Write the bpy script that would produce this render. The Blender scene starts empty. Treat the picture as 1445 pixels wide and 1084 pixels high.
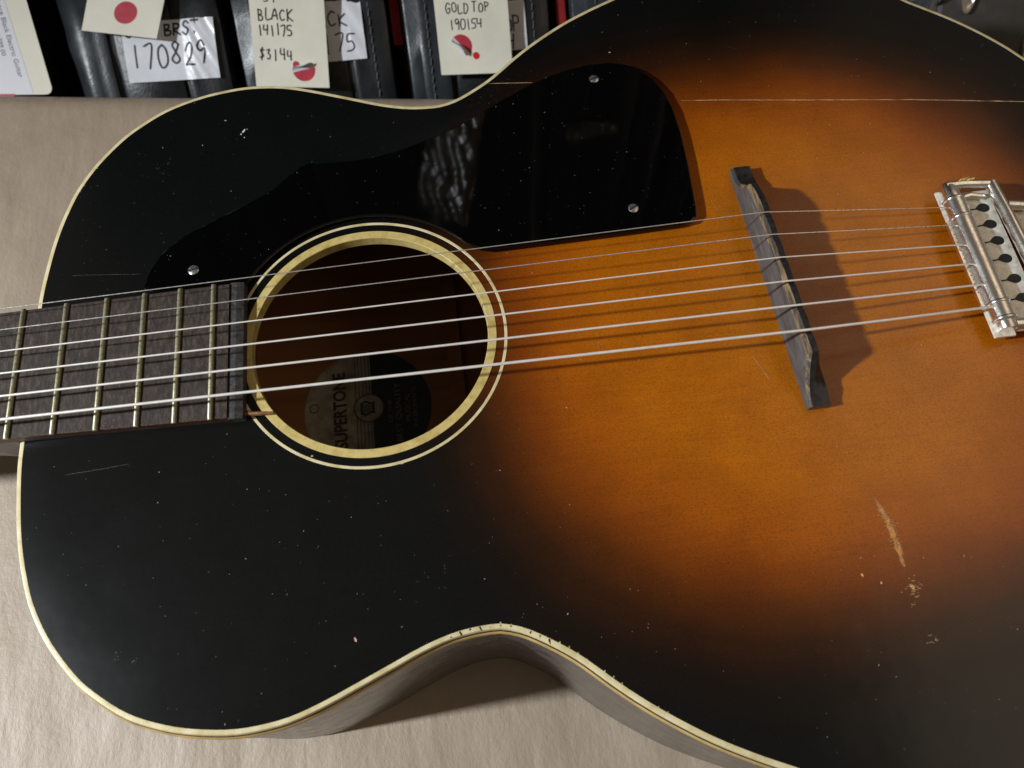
import bpy, bmesh, math, random
import numpy as np
from mathutils import Vector, Matrix
random.seed(7); rng = np.random.default_rng(7)
SC = bpy.context.scene
COL = SC.collection
MM = 0.001

# ------------------------------------------------------------------ camera
cam_d = bpy.data.cameras.new('camera'); cam = bpy.data.objects.new('camera', cam_d); COL.objects.link(cam)
CR = ((0.9920077, -0.1261771, -0.0000414), (-0.1159144, -0.9111922, -0.3953386), (0.0498450, 0.3921837, -0.9185355))
m = Matrix.Identity(4)
for i in range(3):
    m[i][0] = CR[0][i]; m[i][1] = -CR[1][i]; m[i][2] = -CR[2][i]
m[0][3], m[1][3], m[2][3] = 0.0371255, -0.1394789, 0.2656798
cam.matrix_world = m
cam_d.sensor_width = 36; cam_d.lens = 36 * 1089.15 / 1445
cam_d.clip_start = 0.01; cam_d.clip_end = 50
cam_d.dof.use_dof = True; cam_d.dof.focus_distance = 0.315; cam_d.dof.aperture_fstop = 15
SC.camera = cam

# ------------------------------------------------------------------ world, lamps, exposure
w = bpy.data.worlds.new('World'); SC.world = w; w.use_nodes = True
w.node_tree.nodes['Background'].inputs[0].default_value = (1, .82, .62, 1)
w.node_tree.nodes['Background'].inputs[1].default_value = 0.125
def lamp(name, kind, loc, target, power, color, **kw):
    d = bpy.data.lights.new(name, kind); d.energy = power; d.color = color
    for k, v in kw.items(): setattr(d, k, v)
    o = bpy.data.objects.new(name, d); COL.objects.link(o); o.location = loc
    o.rotation_euler = (Vector(target) - Vector(loc)).to_track_quat('-Z', 'Y').to_euler()
    return o
lamp('key_lamp', 'SPOT', (-.90, -.15, .62), (.0, -.36, -.1), 73, (.90, .955, 1), spot_size=math.radians(96), spot_blend=1.0, shadow_soft_size=.026)
lamp('ceiling_light', 'AREA', (1.15, -.04, 1.45), (1.10, -.04, 0), 5.0, (1, .77, .55), shape='RECTANGLE', size=2.3, size_y=.62)
SC.view_settings.view_transform = 'Standard'; SC.view_settings.look = 'None'
SC.view_settings.exposure = 0; SC.view_settings.gamma = 1
SC.cycles.use_denoising = True
SC.cycles.max_bounces = 6

# ------------------------------------------------------------------ helpers
def tag(o, label=None, cat=None, group=None, kind=None):
    if label: o['label'] = label
    if cat: o['category'] = cat
    if group: o['group'] = group
    if kind: o['kind'] = kind
    return o
def empty(name, loc=(0, 0, 0), **kw):
    o = bpy.data.objects.new(name, None); COL.objects.link(o); o.location = loc
    o.empty_display_size = .02
    return tag(o, **kw)
class MB:
    """collects verts / faces (with material slots) and links them as ONE mesh object"""
    def __init__(s): s.v = []; s.f = []; s.mi = []
    def add(s, vs, fs, mi=0):
        b = len(s.v); s.v += [tuple(p) for p in vs]
        for f in fs: s.f.append([i + b for i in f]); s.mi.append(mi)
    def box(s, lo, hi, mi=0, fn=None):
        x0, y0, z0 = lo; x1, y1, z1 = hi
        vs = [(x0,y0,z0),(x1,y0,z0),(x1,y1,z0),(x0,y1,z0),(x0,y0,z1),(x1,y0,z1),(x1,y1,z1),(x0,y1,z1)]
        if fn: vs = [fn(*p) for p in vs]
        s.add(vs, [(0,3,2,1),(4,5,6,7),(0,1,5,4),(1,2,6,5),(2,3,7,6),(3,0,4,7)], mi)
    def loft(s, rings, closed=True, caps=True, loop=False, mi=0, mis=None):
        n = len(rings[0]); b = len(s.v)
        for r in rings: s.v += [tuple(p) for p in r]
        R = len(rings)
        for i in range(R if loop else R - 1):
            i2 = (i + 1) % R
            for j in range(n if closed else n - 1):
                j2 = (j + 1) % n
                s.f.append([b+i*n+j, b+i*n+j2, b+i2*n+j2, b+i2*n+j]); s.mi.append(mis[j] if mis else mi)
        if caps and closed and not loop:
            s.f.append([b+j for j in range(n)][::-1]); s.mi.append(mi)
            s.f.append([b+(R-1)*n+j for j in range(n)]); s.mi.append(mi)
    def tube(s, pts, r, n=8, mi=0, caps=True):
        pts = [Vector(p) for p in pts]; rings = []
        rr = r if hasattr(r, '__len__') else [r] * len(pts)
        up = Vector((0, 0, 1))
        for i, p in enumerate(pts):
            t = (pts[min(i+1, len(pts)-1)] - pts[max(i-1, 0)]).normalized()
            a = t.cross(up)
            if a.length < 1e-4: a = t.cross(Vector((0, 1, 0)))
            a.normalize(); c = a.cross(t)
            rings.append([p + (a*math.cos(2*math.pi*k/n) + c*math.sin(2*math.pi*k/n)) * rr[i] for k in range(n)])
        s.loft(rings, caps=caps, mi=mi)
    def build(s, name, mats, parent=None, smooth=False, auto=None, recalc=True):
        me = bpy.data.meshes.new(name); me.from_pydata(s.v, [], s.f)
        for mt in (mats if isinstance(mats, (list, tuple)) else [mats]): me.materials.append(mt)
        me.polygons.foreach_set('material_index', s.mi)
        if recalc:
            bm = bmesh.new(); bm.from_mesh(me); bmesh.ops.recalc_face_normals(bm, faces=bm.faces); bm.to_mesh(me); bm.free()
        if smooth: me.polygons.foreach_set('use_smooth', [True] * len(me.polygons))
        if smooth and auto: me.set_sharp_from_angle(angle=math.radians(auto))
        o = bpy.data.objects.new(name, me); COL.objects.link(o)
        if parent: o.parent = parent
        return o
def catmull(P, per=6, closed=True):
    P = np.array(P, float); n = len(P); out = []
    for i in range(n if closed else n - 1):
        if closed: p0, p1, p2, p3 = P[i-1], P[i], P[(i+1) % n], P[(i+2) % n]
        else: p0, p1, p2, p3 = P[max(i-1,0)], P[i], P[i+1], P[min(i+2, n-1)]
        for k in range(per):
            t = k / per
            out.append(.5*((2*p1)+(-p0+p2)*t+(2*p0-5*p1+4*p2-p3)*t*t+(-p0+3*p1-3*p2+p3)*t**3))
    if not closed: out.append(P[-1])
    return np.array(out)
def resample(P, n, closed=True):
    Q = np.vstack([P, P[:1]]) if closed else P
    s = np.r_[0, np.cumsum(np.linalg.norm(np.diff(Q, axis=0), axis=1))]
    t = np.linspace(0, s[-1], n, endpoint=not closed)
    return np.c_[np.interp(t, s, Q[:, 0]), np.interp(t, s, Q[:, 1])]
def normals2(P):
    t = np.roll(P, -1, 0) - np.roll(P, 1, 0); t /= np.linalg.norm(t, axis=1)[:, None]
    nrm = np.c_[t[:, 1], -t[:, 0]]
    area = np.sum(P[:, 0]*np.roll(P[:, 1], -1) - np.roll(P[:, 0], -1)*P[:, 1])
    return nrm if area > 0 else -nrm          # outward

# ------------------------------------------------------------------ materials
class NT:
    def __init__(s, name):
        s.m = bpy.data.materials.new(name); s.m.use_nodes = True; s.t = s.m.node_tree
        s.b = s.t.nodes['Principled BSDF']; s.tc = s.t.nodes.new('ShaderNodeTexCoord')
    def n(s, kind, **kw):
        q = s.t.nodes.new('ShaderNode' + kind)
        for k, v in kw.items(): setattr(q, k, v)
        return q
    def set(s, sock, v):
        if isinstance(v, bpy.types.NodeSocket): s.t.links.new(v, sock)
        elif isinstance(v, (tuple, list)) and len(v) == 3 and sock.type == 'RGBA': sock.default_value = (*v, 1)
        else: sock.default_value = v
    def math(s, op, a, b=0.0, c=0.0, clamp=False):
        q = s.n('Math', operation=op, use_clamp=clamp); s.set(q.inputs[0], a); s.set(q.inputs[1], b); s.set(q.inputs[2], c); return q.outputs[0]
    def noise(s, scale, detail=3, rough=.55, stretch=None, co='Object', dist=0.0):
        v = s.tc.outputs[co]
        if stretch:
            mp = s.n('Mapping'); s.t.links.new(v, mp.inputs[0]); mp.inputs['Scale'].default_value = stretch; v = mp.outputs[0]
        q = s.n('TexNoise'); s.t.links.new(v, q.inputs['Vector'])
        q.inputs['Scale'].default_value = scale; q.inputs['Detail'].default_value = detail; q.inputs['Roughness'].default_value = rough
        q.inputs['Distortion'].default_value = dist
        return q.outputs['Fac']
    def ramp(s, fac, stops, interp='LINEAR'):
        q = s.n('ValToRGB'); s.t.links.new(fac, q.inputs[0]); e = q.color_ramp.elements; q.color_ramp.interpolation = interp
        while len(e) < len(stops): e.new(.5)
        for el, (p, c) in zip(e, stops):
            el.position = p; el.color = (*c, 1) if len(c) == 3 else c
        return q.outputs[0]
    def mixc(s, f, a, b, mode='MIX'):
        q = s.n('Mix', data_type='RGBA', blend_type=mode); s.set(q.inputs[0], f); s.set(q.inputs[6], a); s.set(q.inputs[7], b); return q.outputs[2]
    def bump(s, h, strength=.3, dist=.001):
        q = s.n('Bump'); s.t.links.new(h, q.inputs['Height']); q.inputs['Strength'].default_value = strength; q.inputs['Distance'].default_value = dist
        s.t.links.new(q.outputs[0], s.b.inputs['Normal']); return q
    def p(s, **kw):
        for k, v in kw.items(): s.set(s.b.inputs[k.replace('_', ' ')], v)
        return s.m
G3 = lambda v: (v, v, v)
def plain(name, c, rough=.5, metal=0.0, var=.25, scale=300, bump=0, spec=.5, bd=.0005):
    t = NT(name); f = t.noise(scale, 4)
    c2 = tuple(x*(1-var) for x in c); c3 = tuple(min(1, x*(1+var)) for x in c)
    rr = t.ramp(f, [(.3, G3(max(0, rough-.08))), (.7, G3(min(1, rough+.08)))])
    t.p(Base_Color=t.ramp(f, [(.3, c2), (.7, c3)]), Roughness=rr, Metallic=metal)
    t.b.inputs['Specular IOR Level'].default_value = spec
    if bump: t.bump(t.noise(scale*2, 4), bump, bd)
    return t.m

# sunburst lacquer on the top: amber middle, black edge with a reflected bluish sheen put into its colour
t = NT('sunburst_lacquer')
sx = t.n('SeparateXYZ'); t.t.links.new(t.tc.outputs['Object'], sx.inputs[0])
big = t.noise(14, 2, .5)
wob = t.math('MULTIPLY', t.math('SUBTRACT', big, .5), .12)
ax = t.math('POWER', t.math('DIVIDE', t.math('ABSOLUTE', t.math('SUBTRACT', sx.outputs[0], .166)), .118), 2.4)
ay = t.math('POWER', t.math('DIVIDE', t.math('ABSOLUTE', t.math('ADD', sx.outputs[1], .003)), .114), 2.4)
rad = t.math('ADD', t.math('POWER', t.math('ADD', ax, ay), 1/2.4), wob)
grain = t.noise(900, 3, .6, (.06, 1, 1))
fine = t.noise(2000, 3, .7, (.6, 1, 1))
rad2 = t.math('ADD', rad, t.math('MULTIPLY', t.math('SUBTRACT', fine, .5), .05))
sc_ = t.math('DIVIDE', rad2, 1.4)
col = t.ramp(sc_, [(.0, (.45, .138, .003)), (.46, (.43, .122, .003)), (.575, (.355, .088, .003)), (.665, (.21, .047, .003)), (.735, (.095, .023, .003)), (.80, (.034, .0105, .003)), (.88, (.0095, .0050, .0032)), (.97, (.0040, .0047, .0050))])
gmul = t.ramp(grain, [(.3, G3(.93)), (.7, G3(1.05))])
col = t.mixc(1.0, col, gmul, 'MULTIPLY')
mot = t.ramp(t.noise(38, 4, .6), [(.3, (.86, .82, .8)), (.7, (1.07, 1.06, 1.0))])
col = t.mixc(1.0, col, mot, 'MULTIPLY')
fm = t.ramp(fine, [(.34, G3(.66)), (.5, G3(1.0)), (.7, G3(1.12))])
col = t.mixc(1.0, col, fm, 'MULTIPLY')
haze_ = t.noise(30, 5, .65)
rr = t.ramp(haze_, [(.3, G3(.215)), (.75, G3(.25))])
t.p(Base_Color=col, Roughness=rr)
t.b.inputs['Specular IOR Level'].default_value = .38
hb = t.math('ADD', t.math('MULTIPLY', t.noise(60, 2), 1.0), t.math('MULTIPLY', grain, .05))
t.bump(hb, .10, .0012)
M_TOP = t.m

t = NT('dark_brown_lacquer')
d1 = t.noise(120, 5, .7); d2 = t.noise(900, 3)
dust = t.math('MULTIPLY', t.ramp(d1, [(.35, G3(0)), (.75, G3(1))]), t.ramp(d2, [(.45, G3(.35)), (.7, G3(1))]))
t.p(Base_Color=t.mixc(dust, (.055, .047, .045), (.13, .12, .115)), Roughness=t.ramp(d1, [(.3, G3(.15)), (.7, G3(.30))]))
t.bump(t.noise(40, 2), .15, .002)
M_SIDE = t.m
M_BLACKLINE = plain('dark_line', (.012, .007, .004), .5)
t = NT('aged_cream_binding')
a1 = t.noise(160, 4, .6); a2 = t.noise(1500, 2); a3 = t.noise(70, 3)
c = t.ramp(a1, [(.3, (.54, .44, .21)), (.55, (.70, .61, .36)), (.75, (.76, .68, .45))])
c = t.mixc(t.ramp(a2, [(.68, G3(0)), (.76, G3(.7))]), c, (.12, .07, .03))
t.p(Base_Color=c, Roughness=.38); t.bump(a2, .15, .0003)
M_CREAM = t.m
M_CREAM2 = plain('yellowed_strip', (.50, .34, .12), .45, var=.25, scale=120)
t = NT('aged_ring_plastic')
a1 = t.noise(220, 4, .65); a2 = t.noise(1300, 3, .6, (1, 1, .2))
c = t.ramp(a1, [(.3, (.44, .32, .10)), (.5, (.58, .45, .16)), (.72, (.66, .54, .24))])
c = t.mixc(t.ramp(a2, [(.62, G3(0)), (.74, G3(.55))]), c, (.2, .12, .04))
t.p(Base_Color=c, Roughness=.42); t.bump(a2, .2, .0003)
M_RING = t.m
t = NT('black_pickguard_plastic')
t.p(Base_Color=(.0012, .0012, .0014), Roughness=t.ramp(t.noise(60, 4), [(.4, G3(.03)), (.75, G3(.07))]))
t.b.inputs['Specular IOR Level'].default_value = .42
t.bump(t.noise(26, 2, .4), .12, .0015)
M_PG = t.m
t = NT('worn_ebonized_board')
b1 = t.noise(700, 4, .7, (1, .35, 1)); b2 = t.noise(60, 3); b3 = t.noise(1800, 2)
c = t.ramp(b1, [(.36, (.009, .0055, .0035)), (.5, (.029, .0175, .0115)), (.68, (.082, .055, .038))])
c = t.mixc(t.ramp(b2, [(.4, G3(0)), (.75, G3(.6))]), c, (.03, .022, .018))
c = t.mixc(t.ramp(b3, [(.7, G3(0)), (.78, G3(.6))]), c, (.3, .28, .26))
t.p(Base_Color=c, Roughness=t.ramp(b2, [(.35, G3(.72)), (.7, G3(.55))])); t.bump(b1, .5, .0004)
M_BOARD = t.m
M_BOARDEDGE = plain('rosewood_edge', (.060, .026, .014), .5, var=.5, scale=900, bump=.3)
M_FRET = plain('tarnished_nickel', (.38, .36, .235), .42, .45, .25, 900)
M_STEEL = plain('plain_string_steel', (.80, .77, .73), .30, .7, .1, 900)
t = NT('wound_string_bronze')
wv = t.n('TexWave', wave_type='BANDS', bands_direction='X'); t.t.links.new(t.tc.outputs['Object'], wv.inputs[0]); wv.inputs['Scale'].default_value = 900
t.p(Base_Color=t.ramp(t.noise(400, 3), [(.3, (.86, .80, .74)), (.7, (.96, .92, .86))]), Metallic=.3, Roughness=.34)
t.bump(wv.outputs['Fac'], .12, .0001)
M_WOUND = t.m
t = NT('worn_black_bridge_wood')
b1 = t.noise(260, 5, .7, (1, .22, 1)); b2 = t.noise(90, 3)
c = t.ramp(b1, [(.3, (.05, .047, .046)), (.55, (.095, .091, .090)), (.8, (.17, .16, .15))])
t.p(Base_Color=c, Roughness=.38); t.bump(b1, .15, .0004)
M_BRIDGE = t.m
t = NT('rubbed_bare_edge')
b1 = t.noise(420, 5, .7, (1, .12, 1))
c = t.ramp(b1, [(.44, (.05, .044, .04)), (.56, (.24, .165, .08)), (.72, (.44, .31, .15))])
t.p(Base_Color=c, Roughness=.5); t.bump(b1, .2, .0004)
M_WORN = t.m
M_BRIDGETOP = plain('dark_bridge_top', (.018, .016, .016), .33, var=.5, scale=400, bump=.3)
t = NT('old_chrome')
b1 = t.noise(140, 5, .65); b2 = t.noise(900, 3)
c = t.ramp(b1, [(.3, (.72, .69, .64)), (.6, (.92, .90, .86))])
c = t.mixc(t.ramp(b2, [(.62, G3(0)), (.75, G3(.6))]), c, (.28, .22, .16))
t.p(Base_Color=c, Metallic=1.0, Roughness=t.ramp(b1, [(.3, G3(.36)), (.7, G3(.22))])); t.bump(b2, .15, .0003)
M_CHROME = t.m
M_NICKELPLATE = plain('dull_plated_steel', (.80, .76, .66), .42, .25, .25, 500, .2)
M_SCREW = plain('screw_steel', (.55, .54, .53), .3, .9, .2, 900)
M_DARK = plain('dark_slot', (.01, .009, .008), .6)
t = NT('back_wood_inside')
b1 = t.noise(90, 4, .6, (.12, 1, 1))
t.p(Base_Color=t.ramp(b1, [(.3, (.26, .105, .04)), (.7, (.42, .18, .07))]), Roughness=.6)
M_INSIDE = t.m
M_LABELPALE = plain('pale_label_paper', (.38, .345, .27), .75, var=.45, scale=140)
M_LABELDARK = plain('green_black_label_print', (.035, .045, .040), .7, var=.4, scale=120)
M_LABELBROWN = plain('brown_label_stain', (.10, .08, .05), .7, var=.5, scale=150)
M_LABELINK = plain('label_ink', (.055, .05, .042), .7)
M_LABELLIGHT = plain('label_light_letters', (.26, .24, .18), .7, var=.5, scale=700)
M_SLIVER = plain('brown_wood_sliver', (.20, .085, .028), .55, var=.35, scale=800)
M_CHIP = plain('bare_wood_chip', (.72, .34, .10), .6, var=.35, scale=900)
M_SCUFF = plain('pale_scuff', (.42, .25, .13), .55, var=.5, scale=1500)
M_FAINT = plain('faint_crack', (.038, .037, .036), .5, var=.5, scale=900)
M_SCRATCH = plain('pale_scratch', (.55, .36, .20), .5, var=.4, scale=900)
M_DUST = plain('dust_specks', (.42, .39, .35), .9, var=.4, scale=300)
M_SILK = plain('string_silk', (.70, .55, .20), .7, var=.4, scale=900)

t = NT('brown_kraft_paper')
k1 = t.noise(700, 5, .7, (1, .55, 1)); k2 = t.noise(25, 4, .6); k3 = t.noise(2200, 2); k4 = t.noise(210, 4, .6, (1, .6, 1))
c = t.ramp(k2, [(.3, (.345, .267, .192)), (.7, (.415, .330, .248))])
c = t.mixc(t.ramp(k1, [(.3, G3(.5)), (.7, G3(0))]), c, (.34, .27, .195))
c = t.mixc(t.ramp(k3, [(.70, G3(0)), (.76, G3(.45))]), c, (.20, .14, .09))
t.p(Base_Color=c, Roughness=.52)
t.b.inputs['Specular IOR Level'].default_value = .6
k5 = t.noise(55, 3, .5, (1, .28, 1))
hh = t.math('ADD', t.math('MULTIPLY', k1, .5), t.math('ADD', t.math('MULTIPLY', k2, 2.0), t.math('ADD', t.math('MULTIPLY', k4, .55), t.math('MULTIPLY', k5, 3.2))))
t.bump(hh, .36, .0013)
M_KRAFT = t.m
def vinyl(name, c, rough, bump):
    t = NT(name); v = t.n('TexVoronoi'); t.t.links.new(t.tc.outputs['Object'], v.inputs['Vector']); v.inputs['Scale'].default_value = 900
    n2 = t.noise(45, 4, .6)
    t.p(Base_Color=t.ramp(n2, [(.3, tuple(x*.75 for x in c)), (.7, tuple(x*1.35 for x in c))]), Roughness=t.ramp(n2, [(.3, G3(rough-.07)), (.7, G3(rough+.1))]))
    hh = t.math('ADD', t.math('MULTIPLY', v.outputs['Distance'], .25), t.math('MULTIPLY', n2, 3.0))
    t.bump(hh, bump*.5, .0010); return t.m
M_VINYL = vinyl('black_case_vinyl', (.011, .0135, .016), .36, .4)
M_VINYLEDGE = vinyl('black_case_piping', (.022, .028, .034), .34, .35)
M_GREYCASE = vinyl('charcoal_case_vinyl', (.055, .052, .048), .6, .3)
M_GLINTFLAP = plain('glint_flap_gloss', (.26, .19, .11), .22, var=.3, scale=60, bump=.25, bd=.002, spec=1.0)  # gloss for the added flap out of view that reflects the key lamp
M_GLINTFLAP.node_tree.nodes['Principled BSDF'].inputs['Coat Weight'].default_value = 1.0
M_GLINTFLAP.node_tree.nodes['Principled BSDF'].inputs['Coat IOR'].default_value = 1.9
M_GLINTFLAP.node_tree.nodes['Principled BSDF'].inputs['Coat Roughness'].default_value = .16
M_DULLMETAL = plain('dull_edge_metal', (.20, .20, .21), .4, .8)
M_LATCH = plain('brushed_latch', (.45, .44, .42), .33, .9)
M_THREAD = plain('grey_thread', (.11, .115, .12), .8)
M_RED = plain('red_felt', (.30, .010, .012), .8, var=.3, scale=200)
M_TAG = plain('cream_tag_card', (.86, .835, .70), .62, var=.05, scale=60, bump=.12)
M_WHITE = plain('white_tape_label', (.84, .86, .92), .30, var=.05, scale=40, bump=.25, bd=.002)
M_STICKER = plain('white_sticker', (.76, .76, .82), .45, var=.04, scale=60)
M_INK = plain('marker_ink', (.018, .019, .035), .5)
M_PRINT = plain('grey_print', (.16, .15, .19), .6)
M_DOT = plain('red_dot_sticker', (.52, .035, .065), .5, var=.12, scale=120)
M_DOTBACK = plain('red_dot_underside', (.26, .015, .025), .6)
M_DOTBRIGHT = plain('small_red_dot', (.66, .01, .02), .5)
M_FLOOR = plain('dark_floor', (.03, .026, .022), .6)
M_BENCH = plain('bench_wood', (.25, .17, .10), .6, bump=.2)

# ------------------------------------------------------------------ setting
ZP = -.0955
mb = MB()
nx, s_pts = 150, []
Lx = np.linspace(-1.0, 1.1, nx)
prof = [(-.62 + .62*i/40, 0) for i in range(40)] + [(.024*math.sin(a)+.0, -.024*(1-math.cos(a))) for a in np.linspace(0, math.pi/2, 9)] + [(.024, -.05), (.024, -.2), (.024, -.33)]
rings = []
for (v, dz) in prof:
    ring = []
    for x in Lx:
        yb = .2010 - .136*x
        zz = ZP + dz
        if dz == 0:
            zz += .0009*math.sin(x*31+v*17)*math.sin(v*39-x*9) + .0006*math.sin(x*83+v*60) + .0004*math.sin(x*140-v*41) - .0012
        bend = .0012*math.sin(x*23+1.0) if dz < 0 else 0
        ring.append((x + .012*dz, yb + v + bend*min(1, -dz*40 if dz < 0 else 0), zz))
    rings.append(ring)
mb.loft(rings, closed=False, caps=False)
paper = mb.build('kraft_paper', M_KRAFT, smooth=True)
tag(paper, 'brown kraft paper covering the bench under the guitar', 'paper')
mb = MB()
mb.add([(-1.0, -.42, -.44), (1.1, -.42, -.44), (1.1, .015, -.44), (-1.0, .300, -.44), (-1.0, -.42, ZP-.004), (1.1, -.42, ZP-.004), (1.1, .015, ZP-.004), (-1.0, .300, ZP-.004)],
       [(0,3,2,1),(4,5,6,7),(0,1,5,4),(1,2,6,5),(2,3,7,6),(3,0,4,7)])
tag(mb.build('workbench', M_BENCH), kind='structure')
mb = MB(); mb.add([(-3, -2, -.44), (3, -2, -.44), (3, 3, -.44), (-3, 3, -.44)], [(0, 1, 2, 3)])
tag(mb.build('floor', M_FLOOR), kind='structure')

# ------------------------------------------------------------------ guitar body
guitar = empty('guitar', (0, 0, 0), label='old black and amber sunburst acoustic guitar lying face up on brown paper', cat='guitar')
half = [(-128.7,0),(-128.7,14),(-128.7,27),(-128.6,35),(-128,42.4),(-127.2,50),(-125.9,59.5),(-124.2,68),(-122,76.2),(-118.6,86),(-112,98.2),(-102.4,110.5),(-94,118),(-83.5,125),(-71,129.9),(-60,132.4),(-49,133.6),(-38,133),(-29.6,131.4),(-20,128.3),(-9.6,124.3),(.6,120.3),(10,116.6),(18.5,114),(25.4,112.7),(33,112.2),(38,112.6),(45,115),(54.4,120.6),(62,126.2),(72.2,135.4),(82.4,143.6),(93.1,151),(101.6,156.2),(112,161.6),(122,166.2),(140,174.5),(160,181),(180,184.2),(200,183.8),(220,179),(240,168.8),(256,156),(263.6,148.4),(271.3,142.2),(279,136),(286,129.6),(293,122.4),(299.4,114.8),(304.5,107.5),(320,84),(333,57),(340,30),(342,0)]
full = half + [(x, -y) for x, y in half[-2:0:-1]]
OUT = resample(catmull(full, 8), 420) * MM          # outer outline
NRM = normals2(OUT)
BW = 1.1*MM                                          # binding width seen from above
IN = OUT - NRM * BW
def edge_dist(x, y):
    return float(np.sqrt(((IN - np.array([x, y]))**2).sum(1).min()))
def ztop(x, y):
    d = min(1.0, edge_dist(x, y) / .045); d = d*d*(3-2*d)
    e = min(1.0, edge_dist(x, y) / .016)
    return (-.7 + .5*d + .6*(1-(1-e)**2)) * MM
R0, R1, RL0, RL1 = .0452, .0485, .0515, .0528
# top plate
K = 34; mb = MB(); rings = []; zs = []
ang = np.arctan2(IN[:, 1], IN[:, 0])
for k in range(K):
    u = (k / (K-1)) ** 1.0
    ring = []
    for i in range(len(IN)):
        c = np.array([math.cos(ang[i])*R1, math.sin(ang[i])*R1]); q = c + (IN[i] - c) * u
        ring.append((q[0], q[1], ztop(*q) if k < K-1 else -.7*MM))
    rings.append(ring)
mb.loft(rings, caps=False)
low = [[(x, y, -.0035) for x, y, z in rings[0]], [(x, y, -.0035) for x, y, z in rings[-1]]]
mb.loft([rings[0]] + low + [rings[-1]], caps=False)
top = mb.build('top', M_TOP, guitar, smooth=True, auto=40)
# binding: cream edge strip, dark line, second cream strip
def sweep(name, section, mat, parent, auto=40):
    b = MB(); rings = [[(OUT[i][0] + NRM[i][0]*o*MM, OUT[i][1] + NRM[i][1]*o*MM, z*MM) for o, z in section] for i in range(len(OUT))]
    b.loft(rings, loop=True, caps=False); return b.build(name, mat, parent, smooth=True, auto=auto)
binding = sweep('binding', [(-1.35, -.62), (-.3, -.6), (.08, -.70), (.30, -1.1), (.5, -1.9), (-.3, -2.4), (-1.35, -2.4)], M_CREAM, guitar)
sweep('binding_line', [(-1.3, -2.45), (-.25, -2.45), (.48, -1.95), (.90, -3.0), (-.3, -3.6), (-1.3, -3.6)], M_BLACKLINE, binding)
sweep('binding_strip', [(-1.3, -3.65), (-.3, -3.65), (.88, -2.95), (1.20, -3.2), (1.55, -4.2), (1.52, -4.7), (-1.3, -4.7)], M_CREAM2, binding)
# sides (rim) with thickness, a little flare to the back edge
sec = [(1.3, -4.7), (1.4, -12), (2.0, -45), (3.0, -80), (3.5, -91), (2.8, -94.3), (-2.5, -94.3), (-2.6, -91.6), (-2.8, -45), (-2.8, -4.7)]
sweep('side', sec, M_SIDE, guitar)
mb = MB(); C = np.array([.1, 0])
mb.add([(*(OUT[i] - NRM[i]*.0024), -.0918) for i in range(len(OUT))], [list(range(len(OUT)))])
mb.add([(*(OUT[i] - NRM[i]*.0024), -.0943) for i in range(len(OUT))], [list(range(len(OUT)))])
back = mb.build('back', M_INSIDE, guitar, recalc=False)
for bx_ in (.026, -.078):
    mb = MB(); mb.box((bx_, -.11, -.0917), (bx_+.007, .11, -.086)); mb.build('back_brace', M_INSIDE, back)

# soundhole ring and thin rosette line
def annulus(r0, r1, z0, z1, depth=None, n=160, jit=0):
    b = MB(); sec = [(r1, z0), (r1-.00015, z1), (r0+.0002, z1), (r0, z1-.0002)]
    if depth: sec += [(r0, -depth), (r0+.0008, -depth)]
    rings = []
    for i in range(n):
        a = 2*math.pi*i/n
        rings.append([(r*math.cos(a), r*math.sin(a), z) for r, z in sec])
    b.loft(rings, closed=False, caps=False, loop=True); return b
annulus(R0, R1+.0001, .0001, .00062, .0040).build('soundhole_ring', M_RING, guitar, smooth=True, auto=40)
annulus(RL0, RL1, .0002, .00052).build('rosette_line', M_CREAM, guitar, smooth=True, auto=40)

# paper label glued inside the back
LZ = -.0916; LC = (-.0160, .0090); LR = .0315
label = MB()
def lp(x, y, dz=0): return (LC[0]+x*MM, LC[1]+y*MM, LZ + dz)
N = 64; pts = [(31.5*math.cos(2*math.pi*i/N), 31.5*math.sin(2*math.pi*i/N)) for i in range(N)]
left = [p for p in pts if p[0] <= 2]; left.sort(key=lambda p: math.atan2(p[1], -p[0] + 1e-9))
lft = [(2, 31.44)] + sorted([p for p in pts if p[0] < 2], key=lambda p: math.atan2(p[1], p[0]) % (2*math.pi)) + [(2, -31.44)]
rgt = [(2, -31.44)] + sorted([p for p in pts if p[0] > 2], key=lambda p: math.atan2(p[1], p[0])) + [(2, 31.44)]
label.add([lp(x, y) for x, y in lft], [list(range(len(lft)))], 0)
label.add([lp(x, y) for x, y in rgt], [list(range(len(rgt)))], 1)
lab = label.build('paper_label', [M_LABELPALE, M_LABELDARK], guitar, recalc=False)
b = MB()
for k in range(5):
    x = -6 + k*1.75
    b.box((LC[0]+x*MM, LC[1]-.031, LZ+.0001), (LC[0]+(x+.35)*MM, LC[1]+.031, LZ+.0002))
b.build('printed_staff_lines', M_LABELINK, lab)
def disc(r0, r1, cx, cy, z, n=40):
    b = MB(); b.loft([[lp(cx+r*math.cos(2*math.pi*i/n), cy+r*math.sin(2*math.pi*i/n), z) for r in (r0, r1)] for i in range(n)], closed=False, caps=False, loop=True); return b
disc(.01, 7.4, .5, 0, .0004).build('label_roundel', M_LABELPALE, lab, recalc=False)
disc(7.0, 7.6, .5, 0, .0005).build('roundel_rim', M_LABELINK, lab, recalc=False)
disc(2.0, 2.4, -26.5, 3, .0004).build('label_small_ring', M_LABELINK, lab, recalc=False)
b = MB()      # lyre emblem
for s in (-1, 1):
    pts = [(-3.2, s*1.2), (-2.4, s*3.0), (-.8, s*3.5), (.8, s*2.6), (2.6, s*2.4), (3.4, s*3.2)]
    P = catmull(pts, 5, closed=False)
    b.tube([lp(x, y, .0006) for x, y in P], .00045, 6)
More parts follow.
